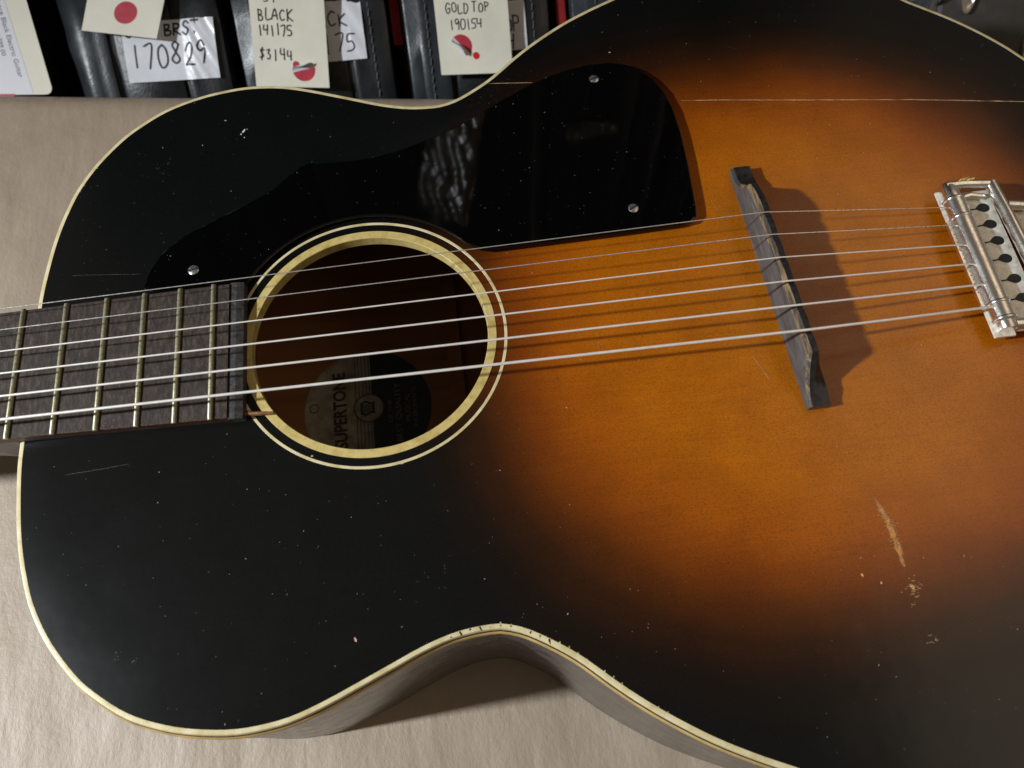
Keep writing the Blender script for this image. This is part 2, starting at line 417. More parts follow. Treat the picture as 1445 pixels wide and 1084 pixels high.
for y in (-1.5, -.5, .5, 1.5): b.tube([lp(-2.6, y, .0006), lp(2.6, y, .0006)], .00018, 5)
b.tube([lp(-3.2, -3, .0006), lp(-3.2, 3, .0006)], .0005, 6); b.tube([lp(2.7, -2.9, .0006), lp(2.7, 2.9, .0006)], .0005, 6)
b.build('lyre_emblem', M_LABELINK, lab)
DG = bpy.context.evaluated_depsgraph_get()
def text_mesh(txt, name, size, mat, parent, mat4, extrude=.0, squash=1.0, bold=0.0):
    cu = bpy.data.curves.new(name, 'FONT'); cu.body = txt; cu.size = size; cu.extrude = extrude; cu.align_x = 'CENTER'; cu.align_y = 'CENTER'; cu.resolution_u = 3; cu.offset = bold
    o = bpy.data.objects.new(name, cu); COL.objects.link(o); bpy.context.view_layer.update()
    me = bpy.data.meshes.new_from_object(o.evaluated_get(bpy.context.evaluated_depsgraph_get()))
    bpy.data.objects.remove(o)
    S = Matrix.Diagonal((squash, 1, 1, 1)); me.transform(mat4 @ S)
    me.materials.clear(); me.materials.append(mat)
    q = bpy.data.objects.new(name, me); COL.objects.link(q)
    if parent: q.parent = parent
    return q
ROT90 = Matrix.Rotation(math.pi/2, 4, 'Z')
def lab_text(txt, name, size, mat, x, y, sq=1.0):
    return text_mesh(txt, name, size, mat, lab, Matrix.Translation((LC[0]+x*MM, LC[1]+y*MM, LZ+.0004)) @ ROT90, .0001, sq)
text_mesh('SUPERTONE', 'printed_name', .0088, M_LABELINK, lab, Matrix.Translation((LC[0]-.0135, LC[1]+.0005, LZ+.0004)) @ ROT90, .0001, .84, .00022)
lab_text('OF THE', 'printed_line', .0030, M_LABELLIGHT, 11, -3, 1.2)
lab_text('BEST QUALITY', 'printed_line', .0042, M_LABELLIGHT, 15, -4, 1.15)
lab_text('MUSICAL', 'printed_line', .0034, M_LABELLIGHT, 19.6, -2, 1.1)
lab_text('INSTRUMENTS', 'printed_line', .0030, M_LABELLIGHT, 23.2, -2, 1.1)

# ------------------------------------------------------------------ neck, fretboard, frets
XB = .1566; SL = .645; XN = XB - SL; X19 = -.0586
wid = lambda x: .02804 + .02447*(x - X19)
ZB = .0047; ZB0 = .0006
XE = -.0527
mb = MB(); st = np.linspace(XN, XE, 40)
mb.loft([[(x, -wid(x), ZB0), (x, -wid(x), ZB-.0003), (x, -wid(x)+.0004, ZB), (x, wid(x)-.0004, ZB), (x, wid(x), ZB-.0003), (x, wid(x), ZB0)] for x in st], mis=[1, 1, 0, 1, 1, 1])
board = mb.build('fretboard', [M_BOARD, M_BOARDEDGE], guitar)
fr0 = None
for k in range(10, 20):
    x = XB - SL*2**(-k/12); h = wid(x) + .0003
    sec = [(-.0009, 0), (-.0009, .0005), (-.0005, .00105), (0, .0012), (.0005, .00105), (.0009, .0005), (.0009, 0)]
    mb = MB(); mb.loft([[(x+a, y, ZB-.0001+(0 if abs(y) > h-.0002 else 1)*b_ + (b_*.6 if abs(y) > h-.0002 else 0)) for a, b_ in sec] for y in (-h, -h+.0006, h-.0006, h)])
    mb.build('fret', M_FRET, board, smooth=True, auto=50)
# dark block after the last fret, stepping down towards the soundhole
mb = MB(); hw = .0287
mb.loft([[(XE+.0002, y, .0006), (XE+.0002, y, .0041), (-.0500, y, .0043), (-.0473, y, .0036), (-.0468, y, .0006)] for y in np.linspace(-hw, hw, 5)])
mb.build('end_block', plain('dark_block', (.040, .036, .036), .5, var=.5, scale=500, bump=.3), guitar)
mb = MB()
mb.tube([(-.0478, -.0262, .0017), (-.042, -.0268, .0019), (-.0366, -.0272, .0016)], [.0007, .0008, .0006], 7)
mb.build('wood_sliver', M_SLIVER, guitar)
# neck and heel
mb = MB(); rings = []
for x, dep, ww in [(XN, .0165, 1), (-.36, .018, 1), (-.22, .0195, 1), (-.165, .021, 1), (-.150, .026, 1), (-.141, .040, .96), (-.135, .062, .85), (-.1315, .082, .72), (-.129, .088, .68)]:
    W_ = wid(x)*ww; W0 = wid(x); ring = []
    for a in np.linspace(0, math.pi, 19):
        cx, s_ = math.cos(a), math.sin(a); pw = .75
        yy = W_*math.copysign(abs(cx)**pw, cx); zz = ZB0 - .0035 - (dep-.0035)*abs(s_)**.8
        if 0 < a < math.pi: ring.append((x, yy, zz))
    rings.append([(x, W0, ZB0)] + [(x, W0, ZB0-.0035)] + ring + [(x, -W0, ZB0-.0035)] + [(x, -W0, ZB0)])
mb.loft(rings)
mb.build('neck', plain('dark_neck_finish', (.10, .082, .07), .4, var=.25, scale=60), guitar, smooth=True, auto=40)
mb = MB(); mb.box((XN-.005, -.018, ZB0), (XN, .018, ZB+.0022)); mb.build('nut', M_CREAM, guitar)
mb = MB(); 
for i in range(1): mb.loft([[(XN-.005-.16*u, -.019-.014*u, -.004-.03*u), (XN-.005-.16*u, .019+.014*u, -.004-.03*u), (XN-.005-.16*u, .019+.014*u, -.018-.03*u), (XN-.005-.16*u, -.019-.014*u, -.018-.03*u)] for u in (0, .15, .3, 1)])
mb.build('headstock', M_SIDE, guitar)

# ------------------------------------------------------------------ bridge
def brz(y):            # crest height along the bridge, mm
    if 31 < y <= 43: return 16.6 - 3.0*((y-31)/12)**1.6
    if y > 43: u = min(1, (y-43)/11.0); return 4.4 + 9.2*(1-u)**2.2
    if y < -34: u = min(1, (-34-y)/15.0); return 4.2 + 12.4*(1-u)**1.7
    h_ = 16.7 - .16*abs(math.sin(y*.31+.4))**3 + .07*math.sin(y*1.7)*math.sin(y*.53)
    nd = min(abs(y - (2.5-i)/5*52.02) for i in range(6))      # string notches
    return h_ - (.55 if nd < .75 else .25 if nd < 1.2 else 0)
mb = MB(); rings = []
for y in np.r_[np.linspace(58.5, 42, 14), np.arange(41.4, -33, -.55), np.linspace(-34, -50.5, 15)]:
    h = brz(y); xl = 156.5 - y*.028; xr = xl + 8.3; f = (h-4.2)/12.4
    jag = 0
    x1 = xl + .4*f; hl = h - (1.1 + 1.8*f); xt = xl + 1.2 + .4*f + (.15*jag); xc = xl + 3.0 + .8*f
    xk = xc + 2.6 if f > .3 else xr - .6
    zr = min(h-.15, 5.2)                      # back edge of the slope, level with the scooped ends
    rings.append([(xl*MM, y*MM, .0002), (x1*MM, y*MM, hl*MM), (xt*MM, y*MM, (h-.35)*MM), (xc*MM, y*MM, h*MM),
                  ((xr-.35)*MM, y*MM, zr*MM), (xr*MM, y*MM, .0002)])
mb.loft(rings, mis=[0, 1, 2, 2, 2, 2])
bridge = mb.build('bridge', [M_BRIDGE, M_WORN, M_BRIDGETOP], guitar, smooth=True, auto=38)

# ------------------------------------------------------------------ strings
tail = [(233.0, 24.6), (232.6, 16.1), (233.2, 6.8), (233.6, -2.1), (234.9, -11.5), (235.0, -21.3)]
rads = [.00018, .00021, .00029, .00037, .00045, .00056]
cor = [-.0008, -.0003, 0, .0003, .0007, .0012]
for i in range(6):
    yb = (2.5-i)/5*.05202; yn = (2.5-i)/5*.03686; r = rads[i]
    P = [(XN, yn, .0074 + r)]
    for u in (.25, .5, .75): P.append((XN + SL*u, yn + (yb-yn)*u, .0074 + .0100*u + r))
    P += [(XB + cor[i] - .0006, yb, .01735 + r), (XB + cor[i] + .0012, yb, .0173 + r)]
    tx, ty = tail[i]; P += [((XB*.5+tx*MM*.5), (yb+ty*MM)/2, .0133), (tx*MM, ty*MM, .0092), (tx*MM+.006, ty*MM-.0003, .0078)]
    mb = MB(); mb.tube(P, r, 8)
    mb.build('string', M_STEEL if i < 2 else M_WOUND, guitar, smooth=True)

# ------------------------------------------------------------------ pickguard
pg = [(-86.7,31.6),(-86.6,33.4),(-85.9,37.3),(-84.2,41.2),(-81.7,45.5),(-78.4,49.2),(-74.7,52.3),(-70.1,55.2),(-63.9,58.5),(-57.3,61.8),(-51.4,64.7),(-47.4,66.8),(-36.2,72.8),(-29.6,79.0),(-24.6,83.2),(-21.6,84.3),(-14.7,83.7),(-4.8,83.3),(6.0,83.9),(17.2,86.2),(25.8,89.2),(34.5,92.3),(43.3,96.3),(53.3,101.8),(63.6,107.8),(74.8,113.9),(86.9,119.1),(96.2,121.9),(105.4,123.4),(114.3,123.4),(121.2,121.6),(126.8,117.8),(131.8,111.7),(135.5,103.7),(137.7,93.3),(138.3,80.1),(137.9,66),(137.1,54),(136.3,41.5),(135.5,37.1),(132.6,34.3),(128.0,33.5),(103.6,32.6),(71.4,31.9),(50.0,31.6),(46.8,32.5)]
a0, a1 = math.atan2(36.5, 41.8), math.atan2(28.6, -47.2)
pg += [(54.6*math.cos(a), 54.6*math.sin(a)) for a in np.linspace(a0, a1, 26)]
pg += [(-60, 28.4), (-80, 28.6)]
PG = np.array(pg)*MM; PGn = normals2(PG)
zpg = lambda x: .0027 + .0010*(x+.086)/.224
mb = MB(); n = len(PG)
secs = []
for i in range(n):
    x, y = PG[i]; nx_, ny_ = PGn[i]; z = zpg(x)
    secs.append([(x-nx_*.0006, y-ny_*.0006, z), (x-nx_*.00015, y-ny_*.00015, z-.00015), (x, y, z-.0005), (x, y, z-.0014), (x-nx_*.0006, y-ny_*.0006, z-.0016)])
mb.loft(secs, closed=False, caps=False, loop=True)
mb.add([s[0] for s in secs], [list(range(n))]); mb.add([s[-1] for s in secs], [list(range(n))[::-1]])
guard = mb.build('pickguard', M_PG, guitar, smooth=True, auto=35)
for (x, y, rot_) in ((106.3, 114.6, .35), (110.6, 44.0, .5), (-67.5, 37.4, .25)):
    z = zpg(x*MM); mb = MB(); r = 2.15*MM
    rings = [[(x*MM+q*r*math.cos(2*math.pi*k/20), y*MM+q*r*math.sin(2*math.pi*k/20), z+h*MM) for k in range(20)] for q, h in ((1, 0), (1, .2), (.82, .45), (.45, .58), (.02, .62))]
    mb.loft(rings, caps=False)
    c_, s_ = math.cos(rot_), math.sin(rot_)
    mb.box((-r*.92, -.00032, 0), (r*.92, .00032, .00066), 1, lambda a, b, c: (x*MM+a*c_-b*s_, y*MM+a*s_+b*c_, z+c))
    mb.build('screw', [M_SCREW, M_DARK], guard, smooth=True, auto=35)

# ------------------------------------------------------------------ tailpiece
tp = empty('tailpiece', (0, 0, 0)); tp.parent = guitar
def rect_tube(pts, r, nm, mat=M_CHROME, n=12):
    b = MB(); b.tube(pts, r, n); return b.build(nm, mat, tp, smooth=True, auto=50)
# plate under everything, with string slots
mb = MB(); 
yt = [31, 25.0, 16.6, 8.3, 0, -8.3, -16.6, -25, -31]
mb.box((.2345, -.0325, .0045), (.2425, .0345, .0056))
mb.box((.2425, -.0305, .0040), (.2565, .0335, .0050))
mb.build('base_plate', M_NICKELPLATE, tp)
# front bar: D-shaped ridge with four raised bands
def bar_ring(y, g):
    xc = .2392; ww = 4.0*g; hh = 4.6*g
    ring = [(xc-ww*MM, y*MM, .0056)]
    for a in np.linspace(math.pi, 0, 13): ring.append((xc+ww*MM*math.copysign(abs(math.cos(a))**.8, math.cos(a)), y*MM, .0064+hh*MM*math.sin(a)**.75))
    ring.append((xc+ww*MM, y*MM, .0056)); return ring
mb = MB(); mb.loft([bar_ring(y, g) for y, g in ((36.2, .80), (35.9, .84), (29.4, .84), (29.0, 1.0), (28.0, 1.0), (19.0, 1.0), (0, 1.0), (-19.0, 1.0), (-27.0, 1.0), (-27.4, .84), (-30.3, .84), (-30.6, .80))])
bar = mb.build('front_bar', M_CHROME, tp, smooth=True, auto=50)
for y in (28.3, 19.8, -19.6, -26.4):
    mb = MB(); mb.loft([bar_ring(y+o_, g) for o_, g in ((-.75, .98), (-.6, 1.05), (0, 1.085), (.6, 1.05), (.75, .98))]); mb.build('band', M_CHROME, bar, smooth=True, auto=60)
mb = MB(); mb.box((.2330, -.0190, .0056), (.2356, .0190, .0070)); mb.build('front_lip', M_CHROME, tp)
mb = MB()
for k in range(15): 
    y = 13 - k*1.9; mb.box((.2336+.0003*(k%2), (y-.28)*MM, .0070), (.2343, (y+.25)*MM, .00706))
mb.build('stamped_marks', plain('stamped_dents', (.22, .20, .17), .5, .5), bar)['kind'] = 'stuff'
# side rails, rear bar, arms
rect_tube([(.2375, .0352, .0085), (.244, .0350, .0090), (.2568, .0338, .0088)], .0017, 'side_rail')
rect_tube([(.2420, -.0288, .0078), (.249, -.0290, .0080), (.2585, -.0292, .0080)], .0020, 'side_rail')
rect_tube([(.2562, .0342, .0085), (.2566, .02, .0092), (.2572, 0, .0094), (.2578, -.015, .0092), (.2585, -.0294, .0082)], .0024, 'rear_bar')
rect_tube([(.2440, .0305, .0058), (.2475, .0310, .0062), (.2530, .0300, .0058)], .0013, 'inner_bead')
rect_tube([(.2585, .0232, .0086), (.27, .0215, .0080), (.30, .0165, .0060), (.345, .0085, .0035)], .0021, 'trapeze_arm')
rect_tube([(.2588, -.0205, .0084), (.27, -.0190, .0080), (.30, -.0150, .0060), (.345, -.0085, .0035)], .0021, 'trapeze_arm')
mb = MB(); mb.box((.2592, -.018, .0056), (.2680, .0205, .0066)); mb.build('rear_plate', M_NICKELPLATE, tp)
mb = MB(); mb.box((.3415, -.012, -.07), (.3445, .012, .0045)); mb.build('tail_hanger', M_NICKELPLATE, tp)
# string holes: dark teardrops and slots
for i, y in enumerate((25.2, 17.2, 9.3, .9, -8.4, -17.0)):
    b = MB(); pts = [(-3.4, .30)]
    for a in np.linspace(2.2, -2.2, 13): pts.append((2.2*math.cos(a)*1.15, 2.1*math.sin(a)))
    pts += [(-3.4, -.30), (-8, -.35), (-8, .35)]
    c_, s_ = math.cos(.08), math.sin(.08)
    V = [(.2518+(x*c_-q*s_)*MM, (y+x*s_+q*c_)*MM, .00508) for x, q in pts]
    b.add(V, [list(range(len(V)))]); b.build('string_hole', M_DARK, tp)
b = MB()
for (dx, dy, L_) in ((.2, 1.6, 3.4), (1.5, 1.9, 4.2), (2.6, 1.2, 5.2), (3.2, .9, 4.2)):
    b.tube([(.2415+dx*MM, .0352, .0100), (.2415+(dx+L_*.5)*MM, .0352+dy*MM*.6, .0106), (.2415+(dx+L_)*MM, .0352+dy*MM, .0102)], .00028, 5)
b.build('frayed_string_silk', M_SILK, tp)

# ------------------------------------------------------------------ wear on the top: cracks, scuffs, chips, dust
def ribbon(P, wd, name, mat, jit=.12, zoff=.00006):
    P = resample(np.array(P, float), 60, closed=False)*MM
    b = MB(); L_ = []; R_ = []
    for i, (x, y) in enumerate(P):
        tdir = P[min(i+1, 59)] - P[max(i-1, 0)]; tdir /= np.linalg.norm(tdir)
        nn = np.array([-tdir[1], tdir[0]]); j = rng.normal(0, jit)*MM*.5
        wv_ = wd*MM*max(.15, 1+rng.normal(0, .35))*(1 if 2 < i < 57 else .4)
        for s_, arr in ((1, L_), (-1, R_)):
            q = np.array([x, y]) + nn*(j + s_*wv_/2); arr.append((q[0], q[1], ztop(*q)+zoff))
    V = L_ + R_; n_ = 60
    b.add(V, [(i, i+1, n_+i+1, n_+i) for i in range(n_-1)])
    return b.build(name, mat, top)
ribbon([(143.1, 100.3), (165, 98.0), (190, 94.7), (218.3, 91.2), (245, 87.9), (270, 84.2), (305, 79.2)], .34, 'lacquer_crack', M_SCRATCH)
ribbon([(-117.1, 42.9), (-103, 41.4), (-89, 39.7)], .20, 'lacquer_crack', M_FAINT)
ribbon([(59.5, 121.9), (70, 120.5), (79.5, 119.3)], .25, 'lacquer_crack', M_SCRATCH)
ribbon([(-111, -41), (-100, -40.6), (-88, -39.8)], .18, 'lacquer_crack', M_FAINT)
ribbon([(130, -17.5), (140, -17.6)], .18, 'lacquer_crack', M_SCUFF)
ribbon([(143.5, -26), (147.5, -36.5)], .18, 'lacquer_crack', M_SCUFF)
ribbon([(144, 47), (146, 40)], .18, 'lacquer_crack', M_SCUFF)
def flakes(items, name, mat, zoff=.00008):
    b = MB()
    for (x, y, lx, ly, a) in items:
        n_ = 7; V = []
        for k in range(n_):
            q = 2*math.pi*k/n_; f = 1 + rng.uniform(-.3, .3)
            u, v = lx*.5*f*math.cos(q), ly*.5*f*math.sin(q)
            px, py = (x + u*math.cos(a) - v*math.sin(a))*MM, (y + u*math.sin(a) + v*math.cos(a))*MM
            V.append((px, py, ztop(px, py) + zoff))
        b.add(V, [list(range(n_))])
    o = b.build(name, mat, top, recalc=False); o['kind'] = 'stuff'; return o
pale, amber = [], []
for u in np.linspace(0, 1, 90):      # the long rub mark near the lower bout
    x = 172.8 + 3.0*u + .6*math.sin(u*4); y = -86.5 - 23*u; wd_ = (.9 + 2.6*math.sin(math.pi*min(1, u*1.05)))
    for _ in range(3):
        dx = rng.normal(0, wd_*.32); dy = rng.normal(0, .35)
        it = (x+dx, y+dy, rng.uniform(.35, 1.1)*min(1, wd_/2.2), rng.uniform(.08, .24), rng.normal(.05, .15))
        (amber if .30 < u < .86 and rng.random() < .62 and abs(dx) < 1.1 else pale).append(it)
for _ in range(46):
    pale.append((176.0+rng.normal(0, 1.3), -117.3+rng.normal(0, 1.4), rng.uniform(.4, 1.3), rng.uniform(.12, .35), rng.normal(.05, .2)))
for (x, y) in ((176.3, -132.7), (176.1, -135.1), (174.2, -122.4), (177.2, -134)):
    for _ in range(4): pale.append((x+rng.normal(0, .5), y+rng.normal(0, .3), rng.uniform(.4, 1.2), .2, rng.normal(0, .3)))
b = MB(); L_, R_ = [], []
for u in np.linspace(0, 1, 26):
    x = 172.5 + 3.2*u + .6*math.sin(u*4); y = -85.0 - 25*u; hw_ = .12 + .72*math.sin(math.pi*min(1, u*1.0)**1.1)**.9 + abs(rng.normal(0, .22))
    for s_, arr in ((-1, L_), (1, R_)):
        q = ((x + s_*hw_ + rng.normal(0, .2))*MM, (y + s_*.25*hw_)*MM); arr.append((*q, ztop(*q) + .00004))
b.add(L_ + R_, [(i, 26+i, 27+i, i+1) for i in range(25)])
b.build('rubbed_streak', plain('rubbed_finish', (.52, .22, .06), .42, var=.55, scale=700, bump=.4), top)
flakes(pale, 'pale_rub_mark', M_SCUFF)
amber += [(175.6, -116.6, 1.3, 1.1, 0), (175.9, -117.2, 1.0, .9, .5), (160.0, -110.8, .8, 1.5, .3), (165.7, -114.3, .8, .7, 0)]
flakes(amber, 'bare_wood_rub', M_CHIP, .00011)
flakes([(-57.4, 114.7, .9, .6, 0), (-10.9, -110.1, .9, 1.8, .5), (8.6, -51.9, 1.6, .9, .2), (9.6, -51.4, .9, .6, 0), (-23.4, -45.1, 1.0, .6, .3), (116.9, 132.6, .9, .8, 0)], 'lacquer_chip', plain('chip_pinkish_wood', (.52, .33, .24), .6, var=.3, scale=900), .0001)
flakes([(-49.4, 107.6, .8, 2.4, -.5), (-50.5, 106.0, .5, 1.0, -.4), (-66.9, 102, .45, .4, 0), (-49, 104.0, .4, .7, .3), (-47.9, 108.5, .35, .35, 0)], 'pale_fleck', plain('white_fleck', (.75, .74, .72), .6), .0001)
# rubbed grey smudges
sm = []
for (cx, cy, n_, sp) in ((-88, -105.7, 5, .8), (-82, -108.2, 6, .9), (-84, 92, 18, 3.5), (20, -95, 8, 3), (-20, -78, 4, 6), (-15, -66, 3, 6), (150, -22, 10, 8), (120, -45, 10, 10), (76, 122, 14, 4), (60, 113, 14, 5), (128, 125, 10, 5), (180, 128, 14, 20)):
    for _ in range(n_): sm.append((cx+rng.normal(0, sp), cy+rng.normal(0, sp), rng.uniform(.2, 1.1), rng.uniform(.08, .2), rng.uniform(0, 3.1)))
flakes(sm, 'fine_scuffs', plain('faint_scuff', (.07, .062, .055), .5, var=.5, scale=900), .00005)
# dark chips on the bass-side binding at the waist
b = MB()
for (x, y, s_) in ((22.7, -113.5, .40), (24.2, -113.3, .2), (29, -112.6, .30), (53.1, -117, .28)):
    i = int(np.argmin(((OUT - np.array([x, y])*MM)**2).sum(1))); nn = NRM[i]; tt = np.array([-nn[1], nn[0]])
    V = []
    sk_ = rng.uniform(-.5, .9)
    for o_, z_ in ((-1.2, -.50), (-.8, -.50), (-.3, -.50), (.20, -.72)):
        for sg in (-1, 1):
            q = OUT[i] + nn*o_*MM + tt*(sg*s_*(.3+.7*rng.random()) + sk_*(o_+.7))*MM; V.append((q[0], q[1], z_*MM))
    b.add(V, [(0,1,3,2), (2,3,5,4), (4,5,7,6)])
for k in range(40):
    i = int(np.argmin(((OUT - np.array([rng.uniform(20, 58), -114])*MM)**2).sum(1))); nn = NRM[i]; tt = np.array([-nn[1], nn[0]]); o_ = rng.uniform(-1.2, -.2)
    q = OUT[i] + nn*o_*MM; l_, w2 = rng.uniform(.08, .45)*MM, rng.uniform(.06, .16)*MM
    b.add([(*(q + tt*a*l_ + nn*c*w2), -.00053) for a, c in ((-1, -.4), (.2, -1), (1, .3), (-.1, 1))], [(0, 1, 2, 3)])
b.build('binding_chips', M_BLACKLINE, binding)['kind'] = 'stuff'
b = MB()
for (x0_, n_) in ((55, 14), (59, 12), (68, 16), (71, 12), (83, 8), (38, 6), (-112, 5), (-118, 5)):
    for k in range(n_):
        yy_ = -1 if x0_ > 0 else 1
        i = int(np.argmin(np.abs(OUT[:, 0]-(x0_+rng.normal(0, 1.2))*MM) + 9*(OUT[:, 1]*yy_ < 0))); nn = NRM[i]; tt = np.array([-nn[1], nn[0]])
        q = OUT[i] - nn*(1.35+abs(rng.normal(0, .30)))*MM; l_, w2 = rng.uniform(.06, .34)*MM, rng.uniform(.04, .13)*MM
        b.add([(*(q + tt*a*l_ + nn*c*w2), ztop(*q)+.00007) for a, c in ((-1, -.4), (.2, -1), (1, .3), (-.1, 1))], [(0, 1, 2, 3)])
b.build('edge_chips', M_CREAM, binding)['kind'] = 'stuff'
# dust
def dust(n_, poly, zf, parent, smin=.10, smax=.30):
    b = MB(); x0, y0 = poly.min(0); x1, y1 = poly.max(0); k = 0
    px, py = poly[:, 0], poly[:, 1]; qx, qy = np.roll(px, -1), np.roll(py, -1)
    while k < n_:
        x, y = rng.uniform(x0, x1), rng.uniform(y0, y1)
        if x > .33: continue
        ins = (((py > y) != (qy > y)) & (x < (qx-px)*(y-py)/(qy-py+1e-12)+px)).sum() % 2
        if not ins or (parent is top and math.hypot(x, y) < .054): continue
        z = zf(x, y); s_ = rng.uniform(smin, smax)*MM*(.5 if rng.random() < .8 else 1)*.5
        e = rng.uniform(1, 2.4); a = rng.uniform(0, 3.14); c_, s2 = math.cos(a), math.sin(a)
        V = [(x+(u*e*c_-v*s2)*s_, y+(u*e*s2+v*c_)*s_, z+w_*s_) for u, v, w_ in ((1,0,.2),(0,1,.2),(-1,0,.2),(0,-1,.2),(0,0,1.0))]
        b.add(V, [(0,1,4),(1,2,4),(2,3,4),(3,0,4)]); k += 1
    o = b.build('dust', M_DUST, parent); o['kind'] = 'stuff'; return o
dust(1150, IN, lambda x, y: ztop(x, y)+.00002, top, .12, .38)
dust(220, PG, lambda x, y: zpg(x)+.00002, guard, .12, .32)

# ------------------------------------------------------------------ guitar cases behind the bench
CY, CZ, CRD = .400, -.250, .170
prof_c = []
for a in np.linspace(-90, 55, 40): prof_c.append((CRD*math.cos(math.radians(a)), CZ + CRD*math.sin(math.radians(a))))
prof_c += [(.083, -.095), (.078, -.06), (.082, -.02), (.093, .02), (.096, .06), (.085, .10), (.06, .14), (.052, .2), (.05, .45), (.046, .60)]
# the front outline seen from the bench: (outset from centre line, z); mirrored for the far side
def case(x0, x1, label, seam=None, red=False, round_left=False, glint_flap=None, latch=None):
    root = empty('guitar_case', ((x0+x1)/2*MM, CY, -.42), label=label, cat='guitar case', group='black guitar cases standing behind the bench')
    ox, oy, oz = root.location
    def shell(xs_off, nm, mat):
        b = MB(); rings = []
        for x, off in xs_off:
            ring = []
            for (q, z) in prof_c:
                cz = CZ if z < -.12 else z
                dx_, dz_ = q, z-cz; l_ = math.hypot(dx_, dz_) or 1
                q2 = q + off*MM*dx_/l_; z2 = z + off*MM*dz_/l_
                if z < -.4199: z2 = -.42
                ring.append((x*MM-ox, -q2, z2-oz))
            ring2 = [(a, -b_, c) for a, b_, c in ring[::-1]]
            rings.append(ring + ring2)
        b.loft(rings); return b.build(nm, mat, root, smooth=True, auto=38)
    w_ = x1 - x0; a = x0 + w_*.30; c = x0 + w_*.72
    rl = -14 if round_left else -3
    if round_left:
        L = [(x0, -16), (x0+2, -8), (x0+6, -2.5), (x0+11, 0), (x0+15, 1.2), (x0+19, .3), (a-8, .2), (a-4, 1.0), (a-2, .2)]
    else:
        L = [(x0, -3), (x0+.6, -.6), (x0+2, .2), (x0+9, 0), (x0+10, .8), (x0+14, 1.0), (a-6, .6), (a-4, .9), (a-2, .3)]
    shell(L, 'lid', M_VINYLEDGE)
    shell([(a-1.9, -2.5), (a, -3), (a+2, -3), (a+2.6, -.8), (a+4, -.2), (c-4, -.2), (c-2.6, -.8), (c-2, -3), (c+1.9, -2.5)], 'centre_panel', M_VINYL)
    shell([(c+2, .2), (c+4, .9), (c+6, .5), (x1-14, .7), (x1-10, .9), (x1-2, .2), (x1-.6, -.6), (x1, -3)], 'base_shell', M_VINYL)
    # stitching along the lid and the base
    b = MB()
    for xs_ in (() if round_left else (x0 + w_*.155, x1 - w_*.115)):
        for th in np.arange(-20, 66, 1.9):
            for k in range(1):
                pts = []
                for u in (0, .5, 1):
                    an = math.radians(th + 1.45*u); r_ = CRD + (1.0 if u != .5 else 1.75)*MM
                    pts.append((xs_*MM - ox + .0006*(u-.5), -r_*math.cos(an), CZ + r_*math.sin(an) - oz))
                b.tube(pts, .00055, 5)
    b.build('stitching', M_THREAD, root)['kind'] = 'stuff'
    if red:
        b = MB(); 
        ring = []
        for an in np.linspace(48, 75, 12): ring.append((CRD*red*math.cos(math.radians(an)), CZ+CRD*red*math.sin(math.radians(an))))
        rr_ = [(q, z) for q, z in ring] + [(q*.8, z-.006) for q, z in ring[::-1]]
        b.loft([[(x*MM-ox, -q, z-oz) for q, z in rr_] for x in (x0-9, x0-2.9)]); b.build('red_felt_strip', M_RED, root)
    if glint_flap is not None:  # unseen flap added, tilted to throw key lamp glints into the pickguard
        Nf = Vector((-.578, -.747, -.329)).normalized(); Uf = Nf.cross(Vector((0, 0, 1))).normalized(); Vf = Uf.cross(Nf).normalized(); Pf = Vector((glint_flap*MM, .337, .312))
        b = MB(); rings = []
        for k in range(49):
            v = (k/48-.5)*.13; ring = []
            for q in range(40):
                if q < 30:
                    u = (q/29-.5)*.060; e_ = max(0, abs(q/29-.5)-.42)/.08
                    l_ = .0009*math.sin(u*260+v*50+.9*math.sin(v*120)) + .0005*math.sin(v*150+u*330) + .00022*math.sin(u*900-v*420) - .004*e_*e_
                else:
                    u = (.5-(q-30)/9)*.058; l_ = -.006
                ring.append(tuple(Pf + Uf*u + Vf*v + Nf*l_ - Vector((ox, oy, oz))))
            rings.append(ring)
        b.loft(rings); b.build('unseen_glint_flap', M_GLINTFLAP, root, smooth=True, auto=60)
    if latch is not None:
        b = MB()
        for lx_ in (-.016, .016):
            b.loft([[(latch*MM - ox + lx_ + q*.0085*math.cos(2*math.pi*k/24), -.0515 - h, .305 - oz + q*.011*math.sin(2*math.pi*k/24)) for k in range(24)] for q, h in ((1, 0), (1, .003), (.8, .006), (.55, .0045), (.02, .0065))])
        b.box((latch*MM-ox-.02, -.0540, .295-oz), (latch*MM-ox+.02, -.0505, .315-oz)); b.build('latch', M_LATCH, root, smooth=True, auto=45)
    return root
cases = {}
cases['a'] = case(-336, -226, 'black guitar case at far left partly hidden by the printed tag')
cases['b'] = case(-205.5, -101, 'black rounded guitar case bearing the white label 170829', round_left=True)
cases['c'] = case(-92.5, 8, 'black guitar case bearing the white label ending 75, behind the 141175 tag')
cases['d'] = case(19.0, 117.5, 'black stitched guitar case behind the cream tag reading 190154', red=.925, glint_flap=34)
cases['e'] = case(133, 240, 'black guitar case behind the top edge of the guitar, right of the second red strip', red=.955, latch=170)
cases['f'] = case(258, 352, 'black guitar case showing just past the guitar edge, left of the grey case')

